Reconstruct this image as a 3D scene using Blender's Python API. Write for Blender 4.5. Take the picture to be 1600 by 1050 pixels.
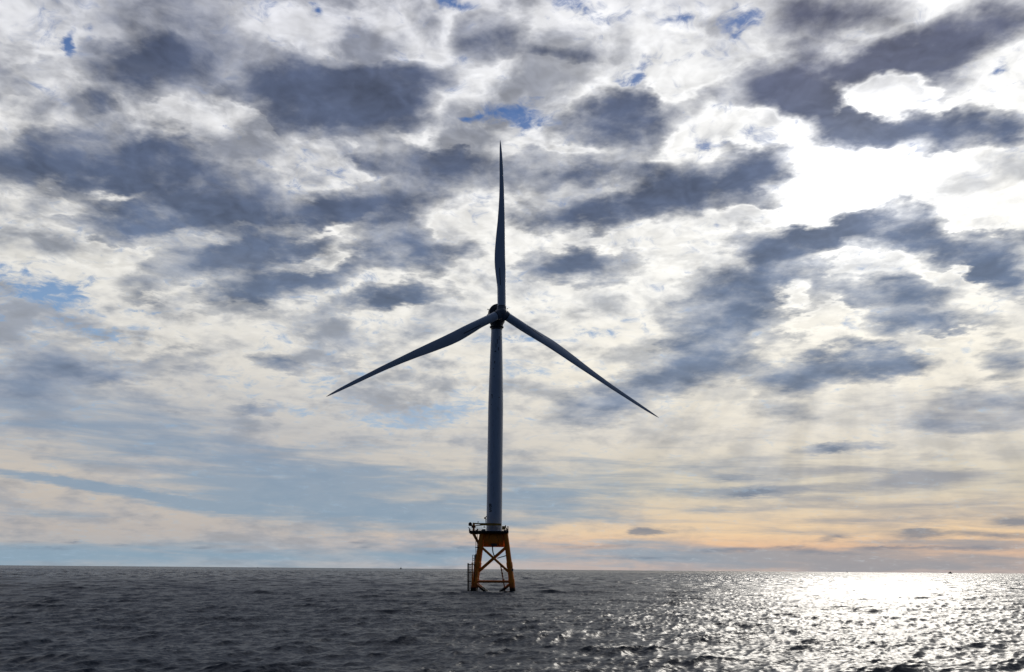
import bpy, bmesh, math, random
import numpy as np
from mathutils import Vector, Matrix
R = math.radians
random.seed(7)
for o in list(bpy.data.objects): bpy.data.objects.remove(o)
scene = bpy.context.scene
COL = scene.collection

# ------------------------------------------------------------------ camera
FPX = 1350.0                       # focal length in photo pixels (1600 wide)
PITCH = math.atan(364.5 / FPX)
ROLL = R(0.4655)
CAM = np.array([0.0, 0.0, 7.6])
_r = np.array([1.0, 0, 0]); _u = np.array([0, -math.sin(PITCH), math.cos(PITCH)])
FWD = np.array([0, math.cos(PITCH), math.sin(PITCH)])
CR = math.cos(ROLL) * _r + math.sin(ROLL) * _u
CU = -math.sin(ROLL) * _r + math.cos(ROLL) * _u
def ray(px, py):
    d = (px - 800) / FPX * CR + (525 - py) / FPX * CU + FWD
    return d / np.linalg.norm(d)
def at(px, py, Y):                 # the world point at ground distance Y seen towards a photo position
    d = ray(px, py); return Vector(CAM + d * (Y / d[1]))
cd = bpy.data.cameras.new('camera'); cam = bpy.data.objects.new('camera', cd); COL.objects.link(cam)
cd.sensor_width = 36; cd.lens = 36 * FPX / 1600; cd.clip_start = 0.5; cd.clip_end = 200000
m = Matrix((CR.tolist(), CU.tolist(), (-FWD).tolist())).transposed().to_4x4()
m.translation = Vector(CAM); cam.matrix_world = m
scene.camera = cam

# ------------------------------------------------------------------ colour, exposure
scene.view_settings.view_transform = 'Standard'; scene.view_settings.look = 'None'
scene.view_settings.exposure = 0; scene.view_settings.gamma = 1
scene.view_settings.use_curve_mapping = False

# ------------------------------------------------------------------ sun
sd = ray(1345, 262); SUN_EL = math.asin(sd[2]); SUN_AZ = math.atan2(sd[0], sd[1])
sl = bpy.data.lights.new('sun', 'SUN'); sl.energy = 1.0; sl.angle = R(12); sl.color = (1, 0.94, 0.85)
so = bpy.data.objects.new('sun', sl); COL.objects.link(so)
so.rotation_euler = Vector(sd).to_track_quat('Z', 'Y').to_euler()

# ------------------------------------------------------------------ node helper
class NT:
    def __init__(s, t): s.t = t; s.n = t.nodes; s.l = t.links
    def link(s, v, sock):
        if hasattr(v, 'is_output') or isinstance(v, bpy.types.NodeSocket): s.l.new(v, sock)
        else: sock.default_value = v
    def m(s, op, a, b=None, c=None, clamp=False):
        n = s.n.new('ShaderNodeMath'); n.operation = op; n.use_clamp = clamp
        s.link(a, n.inputs[0])
        if b is not None: s.link(b, n.inputs[1])
        if c is not None: s.link(c, n.inputs[2])
        return n.outputs[0]
    def add(s, a, b): return s.m('ADD', a, b)
    def sub(s, a, b): return s.m('SUBTRACT', a, b)
    def mul(s, a, b): return s.m('MULTIPLY', a, b)
    def mad(s, a, b, c): return s.m('MULTIPLY_ADD', a, b, c)
    def ss(s, x, lo, hi, a=0.0, b=1.0):
        n = s.n.new('ShaderNodeMapRange'); n.interpolation_type = 'SMOOTHSTEP'; n.clamp = True
        for i, v in enumerate((x, lo, hi, a, b)): s.link(v, n.inputs[i])
        return n.outputs[0]
    def lin(s, x, lo, hi, a=0.0, b=1.0):
        n = s.n.new('ShaderNodeMapRange'); n.clamp = True
        for i, v in enumerate((x, lo, hi, a, b)): s.link(v, n.inputs[i])
        return n.outputs[0]
    def v(s, op, a, b=None, c=None, out=0):
        n = s.n.new('ShaderNodeVectorMath'); n.operation = op
        s.link(a, n.inputs[0])
        if b is not None: s.link(b, n.inputs['Scale'] if op == 'SCALE' else n.inputs[1])
        if c is not None: s.link(c, n.inputs[2])
        return n.outputs[out]
    def xyz(s, x, y, z):
        n = s.n.new('ShaderNodeCombineXYZ')
        for i, q in enumerate((x, y, z)): s.link(q, n.inputs[i])
        return n.outputs[0]
    def sep(s, v):
        n = s.n.new('ShaderNodeSeparateXYZ'); s.link(v, n.inputs[0]); return n.outputs
    def noise(s, vec, scale, detail=4, rough=0.5, dist=0.0, dim='3D', col=False, lac=2.0):
        n = s.n.new('ShaderNodeTexNoise'); n.noise_dimensions = dim
        s.link(vec, n.inputs['Vector']); n.inputs['Scale'].default_value = scale
        n.inputs['Detail'].default_value = detail; n.inputs['Roughness'].default_value = rough
        n.inputs['Distortion'].default_value = dist; n.inputs['Lacunarity'].default_value = lac
        return n.outputs['Color' if col else 'Fac']
    def mix(s, f, a, b):
        n = s.n.new('ShaderNodeMix'); n.data_type = 'RGBA'; n.clamp_factor = True
        s.link(f, n.inputs[0])
        for q, i in ((a, 6), (b, 7)):
            s.link(q if not isinstance(q, tuple) or len(q) == 4 else (*q, 1.0), n.inputs[i])
        return n.outputs[2]
    def mixv(s, f, a, b):
        n = s.n.new('ShaderNodeMix'); n.data_type = 'FLOAT'; n.clamp_factor = True
        s.link(f, n.inputs[0]); s.link(a, n.inputs[2]); s.link(b, n.inputs[3]); return n.outputs[0]
    def bright(s, colr, f):
        return s.v('SCALE', colr, f)
    def ramp(s, f, stops):
        n = s.n.new('ShaderNodeValToRGB'); s.link(f, n.inputs[0]); e = n.color_ramp.elements
        while len(e) < len(stops): e.new(0.5)
        for q, (p, c) in zip(e, stops): q.position = p; q.color = (*c, 1)
        return n.outputs[0]
def srgb(r, g, b):
    f = lambda c: (c / 255 / 12.92) if c <= 10 else ((c / 255 + 0.055) / 1.055) ** 2.4
    return (f(r), f(g), f(b))

# ------------------------------------------------------------------ sky
world = bpy.data.worlds.new('World'); scene.world = world; world.use_nodes = True
nt = world.node_tree; nt.nodes.clear(); T = NT(nt)
out = nt.nodes.new('ShaderNodeOutputWorld'); bg = nt.nodes.new('ShaderNodeBackground')
nt.links.new(bg.outputs[0], out.inputs[0]); bg.inputs['Strength'].default_value = 0.1
tc = nt.nodes.new('ShaderNodeTexCoord'); D = T.v('NORMALIZE', tc.outputs['Generated'])
dx, dy, dz = T.sep(D)
sky = nt.nodes.new('ShaderNodeTexSky'); sky.sky_type = 'NISHITA'; sky.sun_disc = False
sky.sun_elevation = SUN_EL; sky.sun_rotation = SUN_AZ; sky.altitude = 0; sky.air_density = 1.0
sky.dust_density = 0.6; sky.ozone_density = 1.5
K = 1350.0
U = T.mul(T.m('ARCTAN2', dx, dy), K)          # azimuth and elevation of the view of the sky
V = T.mul(T.m('ARCSINE', dz), K)
zc = T.m('MAXIMUM', dz, 0.0)
inv = T.m('DIVIDE', 1.0, T.add(zc, 0.10))
P = T.xyz(T.mul(dx, inv), T.mul(dy, inv), 0.0)   # a cloud layer seen in perspective

w1 = T.v('SUBTRACT', T.noise(D, 7, 3, 0.55, col=True), (0.5, 0.5, 0.5))
w2 = T.v('SUBTRACT', T.noise(T.v('ADD', P, (3.1, 1.7, 0)), 11, 4, 0.6, col=True), (0.5, 0.5, 0.5))
wamt = T.ss(dz, 0.03, 0.3, 0.12, 1.0)
WV = T.v('ADD', T.xyz(U, V, 0.0), T.v('SCALE', T.v('MULTIPLY', w1, (110, 80, 0)), wamt))
WV = T.v('ADD', WV, T.v('SCALE', T.v('MULTIPLY', w2, (90, 62, 0)), wamt))
WV = T.v('MULTIPLY', WV, (1, 1, 0))

def uv(px, py):
    d = ray(px, py); return np.array([math.atan2(d[0], d[1]) * K, math.asin(d[2]) * K])
def field(blobs, base=0.0, grow=1.45):
    acc = None
    for (px, py, rx, ry, ang, amp) in blobs:
        c = uv(px, py)
        J = np.array([(uv(px + 2, py) - uv(px - 2, py)) / 4, (uv(px, py - 2) - uv(px, py + 2)) / 4]).T
        a = R(ang); A = J @ np.array([[math.cos(a), -math.sin(a)], [math.sin(a), math.cos(a)]]) @ np.diag([rx * grow, ry * grow])
        Um, S, _ = np.linalg.svd(A)
        mp = nt.nodes.new('ShaderNodeMapping'); mp.vector_type = 'TEXTURE'
        nt.links.new(WV, mp.inputs[0])
        mp.inputs['Location'].default_value = (c[0], c[1], 0)
        mp.inputs['Rotation'].default_value = (0, 0, math.atan2(Um[1, 0], Um[0, 0]))
        mp.inputs['Scale'].default_value = (S[0], S[1], 1)
        g = nt.nodes.new('ShaderNodeTexGradient'); g.gradient_type = 'SPHERICAL'
        nt.links.new(mp.outputs[0], g.inputs[0])
        acc = T.mad(g.outputs['Fac'], amp, acc if acc is not None else base)
    return acc

# where the heavy grey clouds lie (position, half width, half height, tilt, weight)
DARK = [
 (190,85,150,30,-8,.45),(350,75,110,35,5,.5),(330,135,150,32,-12,.55),(140,148,48,24,0,.45),(60,30,60,20,0,.2),(250,20,120,25,0,.35),
 (545,125,120,48,0,1.0),(600,185,85,38,10,.9),(455,120,55,22,8,.6),(500,170,70,35,0,.6),(650,110,60,25,0,.5),
 (750,55,48,34,15,.9),(845,80,40,25,0,.35),(700,140,50,25,10,.3),
 (50,265,120,36,0,.95),(120,210,80,28,8,.75),(190,265,90,34,0,.6),(30,205,60,16,0,.3),
 (290,270,110,40,-8,.75),(350,330,120,34,0,.75),(200,345,125,30,0,.8),(240,225,55,20,0,.65),(420,300,70,35,0,.55),(430,210,40,30,0,.45),
 (140,140,40,20,0,.2),(25,120,50,30,0,.3),
 (680,270,105,34,-3,.95),(560,325,85,28,0,1.15),(620,390,64,36,0,1.15),(545,255,50,14,-12,.4),
 (345,405,85,28,0,1.0),(435,380,60,22,0,.95),(250,360,60,20,0,.4),(240,440,60,20,0,.4),
 (430,455,105,22,8,.9),(500,430,75,16,8,.55),(560,480,120,16,10,.6),(730,385,42,18,0,.5),(640,470,60,12,0,.4),(470,520,60,14,0,.3),
 (960,185,78,42,-5,1.25),(990,155,40,24,0,.8),(895,268,90,24,5,.85),(1065,298,82,38,0,1.1),(915,328,90,24,0,1.0),(1190,262,52,44,0,1.3),
 (890,417,92,26,0,1.0),(1105,50,50,28,0,.4),(905,70,50,26,10,.35),(1100,170,40,14,0,.3),
 (1215,138,88,36,5,1.2),(1290,30,95,36,0,.6),(1270,80,70,30,0,.35),(1440,85,120,30,18,.8),(1540,40,110,36,18,.85),(1370,110,70,25,10,.6),(1500,100,60,25,10,.35),
 (1425,208,115,36,4,1.3),(1290,180,60,26,0,.85),(1585,190,50,20,0,.7),(1330,225,50,20,0,.5),(1480,135,60,20,10,.3),
 (1345,352,95,36,-6,.95),(1180,375,110,20,6,.7),(1260,375,80,20,10,.4),(1450,345,40,22,0,.5),
 (1160,450,95,40,20,.75),(1110,520,60,42,10,.7),(1190,510,60,36,0,.45),(1075,580,75,30,10,.8),(955,632,85,25,8,.75),(1240,420,60,28,0,.6),
 (1535,395,95,26,5,.85),(1410,385,60,25,0,.55),(1410,468,80,24,0,.8),(1585,435,45,26,0,.85),(1400,505,70,20,0,.5),(1310,455,50,25,0,.4),
 (1500,505,60,18,0,.45),(1350,565,75,22,0,.75),(1420,558,50,20,0,.55),(1210,590,55,24,0,.6),(1270,580,40,30,0,.5),(1230,640,60,20,0,.3),
 (1585,560,40,25,0,.5),(1560,630,90,20,-4,.5),(1520,665,110,14,0,.45),(1450,655,40,20,0,.25),(1305,700,50,8,4,.65),(1375,700,24,6,0,.4),
 (850,240,30,10,0,.3),(1540,430,40,20,0,.4),
 (60,560,130,34,0,.55),(40,610,100,30,0,.55),(180,578,90,16,0,.45),(430,568,35,14,0,.5),(400,638,45,8,0,.55),(530,568,70,10,8,.45),(270,560,60,12,0,.25),
]
# bright openings between them (negative weight)
DARK += [
 (60,62,70,16,0,-.4),(60,150,55,10,0,-.3),(220,160,40,13,-15,-.5),(385,190,55,11,-38,-.6),(690,160,50,26,0,-.55),(752,205,42,26,0,-.8),(500,245,36,26,20,-.75),(60,335,70,14,0,-.7),(190,303,40,7,0,-.4),
 (860,130,70,34,0,-.6),(1060,110,60,36,0,-.6),(1010,372,90,9,0,-.4),(1180,200,65,22,8,-.9),(1305,285,85,34,0,-1.2),(1375,150,60,26,5,-1.0),(1500,272,90,26,8,-1.0),(1350,418,50,9,5,-.6),(1070,395,60,16,0,-.5),(1180,335,80,10,5,-.5),
 (940,382,60,8,0,-.3),(1090,222,50,12,0,-.4),(700,345,50,14,0,-.4),(470,290,30,30,0,-.3),(480,402,70,7,0,-.4),(1535,352,50,12,0,-.5),(1500,442,50,11,0,-.6),(1300,505,60,12,5,-.6),(1240,462,22,20,0,-.5),(1480,522,50,11,0,-.5),
 (110,392,90,14,0,-.5),(300,475,80,10,0,-.3),(730,440,40,10,0,-.3),(900,225,60,8,0,-.3),(650,60,70,30,0,-.5),(450,50,60,20,0,-.4),(1460,170,50,7,12,-.4),(1330,60,24,10,0,-.3),(560,275,30,8,-20,-.3),(1170,300,50,10,0,-.3),(780,330,30,14,0,-.3),(300,370,70,8,0,-.35),(1270,340,50,12,0,-.4),(1245,420,22,10,0,-.5),(1300,400,40,7,0,-.4),(620,330,10,6,0,-.2),(640,225,60,8,-5,-.3),(500,360,60,8,0,-.35),(380,345,40,6,0,-.2),(780,400,20,20,0,-.3),
]
# soft shaded veils low in the sky
VEIL = [
 (250,665,260,50,-8,.4),(90,650,160,60,0,.35),(330,720,220,34,-6,.35),(150,762,200,7,-9,1.2),(150,790,190,12,-9,-.5),(380,832,150,10,-12,-.5),(150,832,200,14,0,-.4),(330,792,160,12,-9,.7),(480,790,220,22,-8,.7),(600,775,220,34,-3,.6),(520,745,180,30,0,.45),(700,810,150,18,-4,.45),(450,830,150,8,-8,.3),
 (240,790,90,5,-8,.3),(200,868,330,14,0,.75),(30,862,130,10,0,.4),(700,862,110,16,0,.75),(860,870,190,12,0,.5),(1150,872,240,14,0,.6),(1400,875,240,14,0,.6),
 (860,740,150,30,5,.4),(960,800,120,14,0,.35),(1050,740,160,14,4,.4),(860,790,120,24,0,.35),(1000,770,200,14,3,.35),(1250,790,200,9,3,.35),(1380,758,130,13,5,.8),(1450,745,60,9,4,.5),(1500,640,140,34,-3,.4),(1500,715,130,12,0,.35),
 (1190,768,55,8,2,.7),(1140,748,30,6,0,.4),(1120,797,50,6,0,.3),(1450,810,260,8,3,.5),(560,600,60,8,8,.2),(1490,885,160,12,0,.5),(1300,862,330,8,2,.5),(1200,885,250,6,0,.35),(1540,850,120,8,0,.5),(1000,858,140,6,0,.4),(1120,770,140,10,3,.35),(1300,735,180,10,4,.45),(1250,830,180,5,0,.4),(1100,845,140,4,0,.45),(1400,846,120,4,0,.5),(1500,792,140,8,2,.5),(1050,815,200,7,0,.35),(950,850,110,4,0,.4),(1560,760,90,16,0,.5),
]
# small crisp clouds near the horizon
LOW = [
 (1019,831,34,5,0,1.),(1000,829,16,6,0,.6),(1460,835,80,8,2,.8),(1430,829,30,5,0,.6),(1590,814,45,9,0,1.),(1570,838,50,6,0,.7),(1310,836,30,4,0,.7),(1290,842,16,4,0,.6),
 (1190,767,38,5,2,.8),(1165,772,30,4,0,.5),(1380,854,60,4,0,.7),(1220,856,70,5,0,.6),(1120,860,60,5,0,.5),(1300,862,70,5,0,.5),(1500,857,90,5,0,.6),(930,855,60,4,3,.6),(1000,872,100,4,0,.5),
 (720,854,26,3,0,.5),(690,862,60,4,0,.5),(558,848,16,3,0,.6),(568,856,14,2,0,.5),(118,848,18,3,0,.7),(190,853,34,3,0,.6),(50,847,40,3,0,.4),(310,856,28,2.5,0,.5),(380,862,30,3,0,.4),(60,858,80,4,0,.4),
 (1305,702,34,5,4,.7),(1180,745,20,3,0,.4),(1140,752,16,4,0,.4),
]
# holes where blue shows
BLUE = [
 (800,178,58,22,12,1.),(880,186,36,9,8,.9),(735,188,26,7,5,.7),(812,200,14,16,0,.6),(990,98,42,12,25,.9),(960,122,24,5,10,.6),(1150,30,32,20,35,1.1),(1140,55,12,14,0,.7),(700,4,40,12,0,1.),(870,0,50,12,0,.8),(485,20,13,12,0,.9),(550,24,24,4,0,.5),
 (105,64,12,14,-20,1.),(150,44,12,8,0,.7),(75,455,60,18,-8,.95),(10,425,22,14,0,.7),(170,510,70,11,-4,.8),(15,372,14,10,0,.6),(240,478,44,7,-4,.6),(15,500,30,8,0,.4),(1590,110,22,9,0,.9),(1105,232,14,8,35,.4),
 (600,648,120,14,-3,.55),(700,640,60,16,0,.7),(560,585,70,7,8,.6),(760,612,60,10,0,.5),(540,620,60,6,0,.5),(560,690,60,6,0,.4),(640,665,80,6,0,.45),(880,530,70,12,0,.4),(830,575,60,14,0,.45),(840,490,26,8,0,.4),(770,535,60,8,0,.35),(330,445,8,4,0,.3),
 (1050,28,20,8,0,.4),(930,55,10,4,0,.4),(580,512,26,10,0,.35),
]
S_dark = field(DARK, grow=1.55); S_veil = field(VEIL, grow=1.6); S_low = field(LOW, grow=1.5); S_blue = field(BLUE, grow=1.6)

def fbm(vec, scale, detail, rough, dist=0.0): return T.noise(vec, scale, detail, rough, dist)
inv2 = T.m('DIVIDE', 1.0, T.add(zc, 0.22))
Q = T.xyz(T.mul(dx, inv2), T.mul(dy, inv2), 0.0)      # same layer, less squeezed, for the small lumps
wq = T.v('SUBTRACT', T.noise(Q, 9, 3, 0.55, col=True), (0.5, 0.5, 0.5))
QW = T.v('ADD', Q, T.v('SCALE', T.v('MULTIPLY', wq, (1, 1, 0)), 0.09))
def puffs(vec, scale, detail=3.0, rough=0.55):        # rounded cumulus heads
    n = nt.nodes.new('ShaderNodeTexVoronoi'); n.voronoi_dimensions = '2D'; n.feature = 'SMOOTH_F1'; n.normalize = True
    nt.links.new(vec, n.inputs['Vector']); n.inputs['Scale'].default_value = scale
    n.inputs['Detail'].default_value = detail; n.inputs['Roughness'].default_value = rough; n.inputs['Smoothness'].default_value = 0.45
    return T.sub(1.0, n.outputs['Distance'])
S_dark = T.m('DIVIDE', S_dark, T.mad(T.m('MAXIMUM', S_dark, 0.0), 0.55, 0.48))
n_big = fbm(P, 3.0, 7, 0.52, 0.2)
n_med = fbm(T.v('ADD', Q, (5.3, 8.1, 0.4)), 7, 8, 0.54, 0.15)
n_fine = fbm(T.v('ADD', QW, (7.3, 2.1, 0.4)), 19, 8, 0.62, 0.1)
sunP = (sd[0] / (sd[2] + .22), sd[1] / (sd[2] + .22))
tosun = T.v('NORMALIZE', T.v('SUBTRACT', (sunP[0], sunP[1], 0), Q))
pf = puffs(QW, 13)
pf2 = puffs(T.v('ADD', QW, T.v('SCALE', tosun, 0.016)), 13)
relief = T.mul(T.sub(pf, pf2), T.ss(dz, 0.15, 0.45, 0.0, 1.1))   # the sunward side of each lump is lit
n_streak = T.noise(T.v('MULTIPLY', T.xyz(U, V, 0), (0.0035, 0.022, 1)), 1.0, 6, 0.5, 0.4)
n_soft = T.noise(T.v('MULTIPLY', T.xyz(U, V, 0), (0.006, 0.0105, 1)), 1.0, 5, 0.55, 0.3)
hi = T.ss(dz, 0.07, 0.26)                             # 0 near the horizon, 1 in the lumpy part of the sky

sunc = T.m('MAXIMUM', T.v('DOT_PRODUCT', D, tuple(sd), out=1), 0.0)
g_wide = T.m('POWER', sunc, 9.0); g_mid = T.m('POWER', sunc, 60.0); g_tight = T.m('POWER', sunc, 400.0)

# thickness of cloud
dens = T.mad(T.sub(n_big, 0.5), T.mixv(hi, 0.3, 0.45), S_dark)
dens = T.mad(T.sub(n_med, 0.5), T.mixv(hi, 0.7, 1.45), dens)
dens = T.mad(T.sub(n_fine, 0.5), T.mixv(hi, 0.2, 0.5), dens)
dens = T.mad(T.mul(T.sub(pf, 0.72), hi), 0.35, T.add(dens, 0.02))
dark = T.ss(dens, -0.08, 0.98)
rim = T.mul(T.ss(dens, -0.35, 0.02), T.ss(dens, 0.4, 0.1))
soft = T.mul(T.ss(T.mad(T.sub(n_soft, 0.5), 1.5, T.mad(T.sub(n_med, .5), 0.9, T.mad(T.sub(n_fine, .5), .3, .5))), 0.38, 0.76), T.mul(T.ss(U, 420, -100, 0.6, 1.0), T.mixv(hi, 0.45, 0.70)))   # grey modelling inside the lit cloud
n_str2 = T.noise(T.v('MULTIPLY', T.xyz(U, T.mad(U, 0.03, V), 0), (0.007, 0.07, 1)), 1.0, 6, 0.58, 0.5)
lowb = T.ss(dz, 0.26, 0.10)
veil = T.ss(T.mad(T.mul(T.sub(n_str2, 0.47), lowb), 1.7, T.mad(T.sub(n_streak, 0.5), 0.9, S_veil)), -0.02, 0.9, 0.0, 0.82)
low = T.ss(T.mad(T.sub(T.noise(T.v('MULTIPLY', T.xyz(U, V, 0), (0.02, 0.09, 1)), 1.0, 6, 0.6), 0.5), 1.0, S_low), 0.1, 0.8, 0.0, 0.75)

# lit cloud colour by height
elp = T.m('DIVIDE', T.m('ARCSINE', zc), R(42))
azr = T.ss(U, -450, 350)                              # towards the sun side
litL = T.ramp(elp, [(0.0, srgb(178, 186, 194)), (0.05, srgb(198, 190, 184)), (0.12, srgb(212, 203, 192)), (0.2, srgb(198, 196, 194)), (0.30, srgb(222, 218, 210)), (0.42, srgb(236, 234, 228)), (0.75, srgb(226, 227, 232)), (1.0, srgb(214, 215, 224))])
litR = T.ramp(elp, [(0.0, srgb(196, 178, 170)), (0.035, srgb(228, 190, 162)), (0.055, srgb(240, 212, 176)), (0.08, srgb(226, 209, 184)), (0.12, srgb(218, 208, 188)), (0.2, srgb(224, 217, 204)), (0.30, srgb(238, 232, 218)), (0.42, srgb(242, 240, 234)), (0.75, srgb(238, 238, 238)), (1.0, srgb(236, 236, 240))])
lit = T.mix(azr, litL, litR)
gold = T.mul(T.mul(T.ss(dz, 0.0, 0.03), T.ss(dz, 0.085, 0.045)), T.ss(U, -50, 250))
lit = T.mix(T.mul(gold, 0.22), lit, srgb(252, 206, 146))
drk = T.ramp(elp, [(0.0, srgb(138, 152, 168)), (0.06, srgb(136, 152, 172)), (0.16, srgb(136, 150, 172)), (0.35, srgb(108, 126, 154)), (0.55, srgb(80, 95, 124)), (0.8, srgb(76, 88, 117)), (1.0, srgb(86, 95, 122))])
lum = T.mad(g_wide, 0.09, T.ss(U, -700, 0, 0.88, 0.94))
lum = T.mad(g_mid, 0.13, lum); lum = T.mad(g_tight, 2.0, lum)
mott = T.mad(relief, 0.9, 1.0)
mott = T.mad(T.sub(n_fine, 0.5), T.mixv(hi, -0.08, -0.16), mott)
mott = T.mad(T.mul(rim, hi), 0.14, mott)
lit = T.bright(lit, T.mul(lum, mott))
dmod = T.mad(T.sub(n_med, 0.5), -1.5, T.mad(g_mid, 0.15, 1.0))
dmod = T.mad(relief, 0.8, dmod)
drk = T.mix(T.mul(T.mul(T.ss(dz, .42, .52), T.ss(U, 200, 500)), 0.25), drk, srgb(108, 100, 114))
drk = T.bright(drk, dmod)
cloud = T.mix(T.m('MAXIMUM', T.mul(dark, 0.96), soft), lit, drk)
cloud = T.mix(veil, cloud, T.mix(T.ss(U, 100, 500), T.ramp(elp, [(0, srgb(134, 162, 182)), (0.1, srgb(132, 156, 178)), (0.25, srgb(132, 150, 174)), (0.4, srgb(162, 165, 174))]), T.ramp(elp, [(0, srgb(152, 154, 160)), (0.1, srgb(146, 150, 160)), (0.25, srgb(148, 152, 164)), (0.4, srgb(164, 166, 172))])))
cloud = T.mix(low, cloud, srgb(112, 124, 142))
# sunbeams fanning down from the sun through gaps in the cloud
su = uv(1345, 262)
bu = T.sub(U, float(su[0])); bv = T.sub(float(su[1]), V)
ba = T.m('ARCTAN2', bu, bv)
beam = T.noise(T.xyz(T.mul(ba, 8.0), T.mul(bv, 0.003), 0.3), 1.0, 3, 0.55)
bmask = T.mul(T.mul(T.ss(V, 330, 230), T.ss(V, 60, 150)), T.ss(U, 60, 250))
cloud = T.bright(cloud, T.mad(T.mul(T.sub(beam, 0.5), bmask), 0.62, 1.0))
# blue gaps
n_wisp = fbm(T.v('ADD', QW, (1.7, 9.3, 0.2)), 26, 7, 0.68, 0.6)
bd = T.mad(T.sub(n_med, 0.5), -1.2, T.mad(T.sub(n_fine, 0.5), -1.7, S_blue))
bd = T.mad(T.sub(pf, 0.6), -0.5, T.mad(T.sub(n_wisp, 0.5), -2.0, bd))
gap = T.mul(T.ss(bd, 0.02, 0.92), T.ss(dark, 0.8, 0.3))
blue = T.mix(0.9, T.v('SCALE', sky.outputs[0], 0.1), T.ramp(elp, [(0, srgb(150, 180, 205)), (0.3, srgb(136, 170, 206)), (0.42, srgb(96, 136, 185)), (0.6, srgb(60, 104, 164)), (1, srgb(42, 90, 158))]))
col = T.mix(T.mul(gap, T.mixv(hi, 0.55, 0.92)), cloud, blue)
# away from the sun the overcast is much dimmer
front = T.ss(T.v('DOT_PRODUCT', D, (0, 1, 0), out=1), -0.15, 0.62)
col = T.mix(front, T.bright(T.mix(0.8, col, srgb(88, 124, 176)), 0.19), col)
nt.links.new(T.v('SCALE', col, 10.0), bg.inputs['Color'])
world.cycles.sampling_method = 'MANUAL'; world.cycles.sample_map_resolution = 1024

# ------------------------------------------------------------------ materials
def mat(name, base, rough=0.5, metal=0.0, var=0.12, vscale=0.6, grime=None, growth=False, streak=0.0, spec=0.5):
    mt = bpy.data.materials.new(name); mt.use_nodes = True; t = mt.node_tree
    b = t.nodes['Principled BSDF']; N = NT(t)
    g = t.nodes.new('ShaderNodeNewGeometry').outputs['Position']
    n = N.noise(g, vscale, 6, 0.6)
    c = N.mix(N.lin(n, 0.3, 0.7, 0, 1), tuple(x * (1 - var) for x in base), tuple(min(1, x * (1 + var)) for x in base))
    if grime:
        gn = N.noise(N.v('MULTIPLY', g, (1.2, 1.2, 0.28)), 1.0, 7, 0.7)
        c = N.mix(N.ss(gn, 0.54, 0.68, 0, grime[1]), c, grime[0])
    if growth:
        z = N.sep(g)[2]
        e = N.mad(N.sub(N.noise(g, 1.3, 5, 0.6), 0.5), 1.6, z)
        c = N.mix(N.ss(e, 3.9, 1.4), c, tuple(x * 0.6 for x in (base[0] * .9, base[1] * .62, base[2])))
        c = N.mix(N.ss(e, 1.9, 1.3), c, (0.006, 0.007, 0.006))
    t.links.new(c, b.inputs['Base Color'])
    rr = N.lin(n, 0.3, 0.7, rough * 0.85, min(1, rough * 1.15)); t.links.new(rr, b.inputs['Roughness'])
    b.inputs['Metallic'].default_value = metal; b.inputs['Specular IOR Level'].default_value = spec
    return mt
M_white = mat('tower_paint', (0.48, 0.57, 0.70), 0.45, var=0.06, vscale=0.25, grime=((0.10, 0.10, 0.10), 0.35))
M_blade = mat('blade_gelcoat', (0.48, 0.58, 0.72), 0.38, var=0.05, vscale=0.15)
M_dark = mat('dark_nacelle_paint', (0.045, 0.055, 0.07), 0.5, var=0.2, vscale=0.8, spec=0.3)
M_hub = mat('hub_paint', (0.15, 0.18, 0.23), 0.45, var=0.2, vscale=0.6, spec=0.4)
M_yel = mat('jacket_yellow_paint', (0.88, 0.26, 0.02), 0.55, var=0.15, vscale=0.7, grime=((0.16, 0.05, 0.012), 0.6), growth=True, spec=0.3)
M_rust = mat('rusty_brace_paint', (0.5, 0.14, 0.02), 0.6, var=0.2, vscale=0.9, grime=((0.14, 0.04, 0.012), 0.7), growth=False, spec=0.3)
M_rail = mat('galvanised_rail', (0.18, 0.18, 0.17), 0.5, var=0.15, vscale=1.5)
M_brownsteel = mat('weathered_dark_steel', (0.05, 0.028, 0.016), 0.6, var=0.3, vscale=1.0, growth=True, spec=0.3)
M_black = mat('black_rubber', (0.012, 0.012, 0.014), 0.6, var=0.2)
M_boom = mat('crane_yellow_paint', (0.45, 0.26, 0.03), 0.5, var=0.15, grime=((0.1, 0.05, 0.01), 0.5))
M_text = mat('black_lettering', (0.008, 0.009, 0.012), 0.6, var=0.05)
M_slot = mat('blade_marking', (0.10, 0.12, 0.16), 0.5, var=0.1)
M_ship = mat('ship_dark_paint', (0.03, 0.035, 0.045), 0.6, var=0.2)
M_shipw = mat('ship_cabin_paint', (0.12, 0.13, 0.15), 0.5, var=0.1)
M_deckm = mat('deck_grating', (0.035, 0.028, 0.02), 0.6, var=0.25, vscale=1.2, spec=0.2)

# ------------------------------------------------------------------ mesh helpers
def link_mesh(name, bm, mt, parent=None, smooth=True, loc=None):
    me = bpy.data.meshes.new(name)
    bmesh.ops.recalc_face_normals(bm, faces=bm.faces)
    bm.to_mesh(me); bm.free()
    if mt: me.materials.append(mt)
    if smooth:
        me.polygons.foreach_set('use_smooth', [True] * len(me.polygons))
        me.set_sharp_from_angle(angle=R(38))
    o = bpy.data.objects.new(name, me); COL.objects.link(o)
    if parent is not None:
        o.parent = parent
        acc = Vector((0, 0, 0)); q = parent
        while q is not None: acc += q.location; q = q.parent
        o.location = Vector(loc or (0, 0, 0)) - (acc if loc is None else Vector((0, 0, 0)))
    elif loc: o.location = loc
    return o
def frame(d):
    d = Vector(d).normalized(); a = Vector((0, 0, 1)) if abs(d.z) < 0.95 else Vector((0, 1, 0))
    x = d.cross(a).normalized(); return x, d.cross(x).normalized(), d
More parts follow.
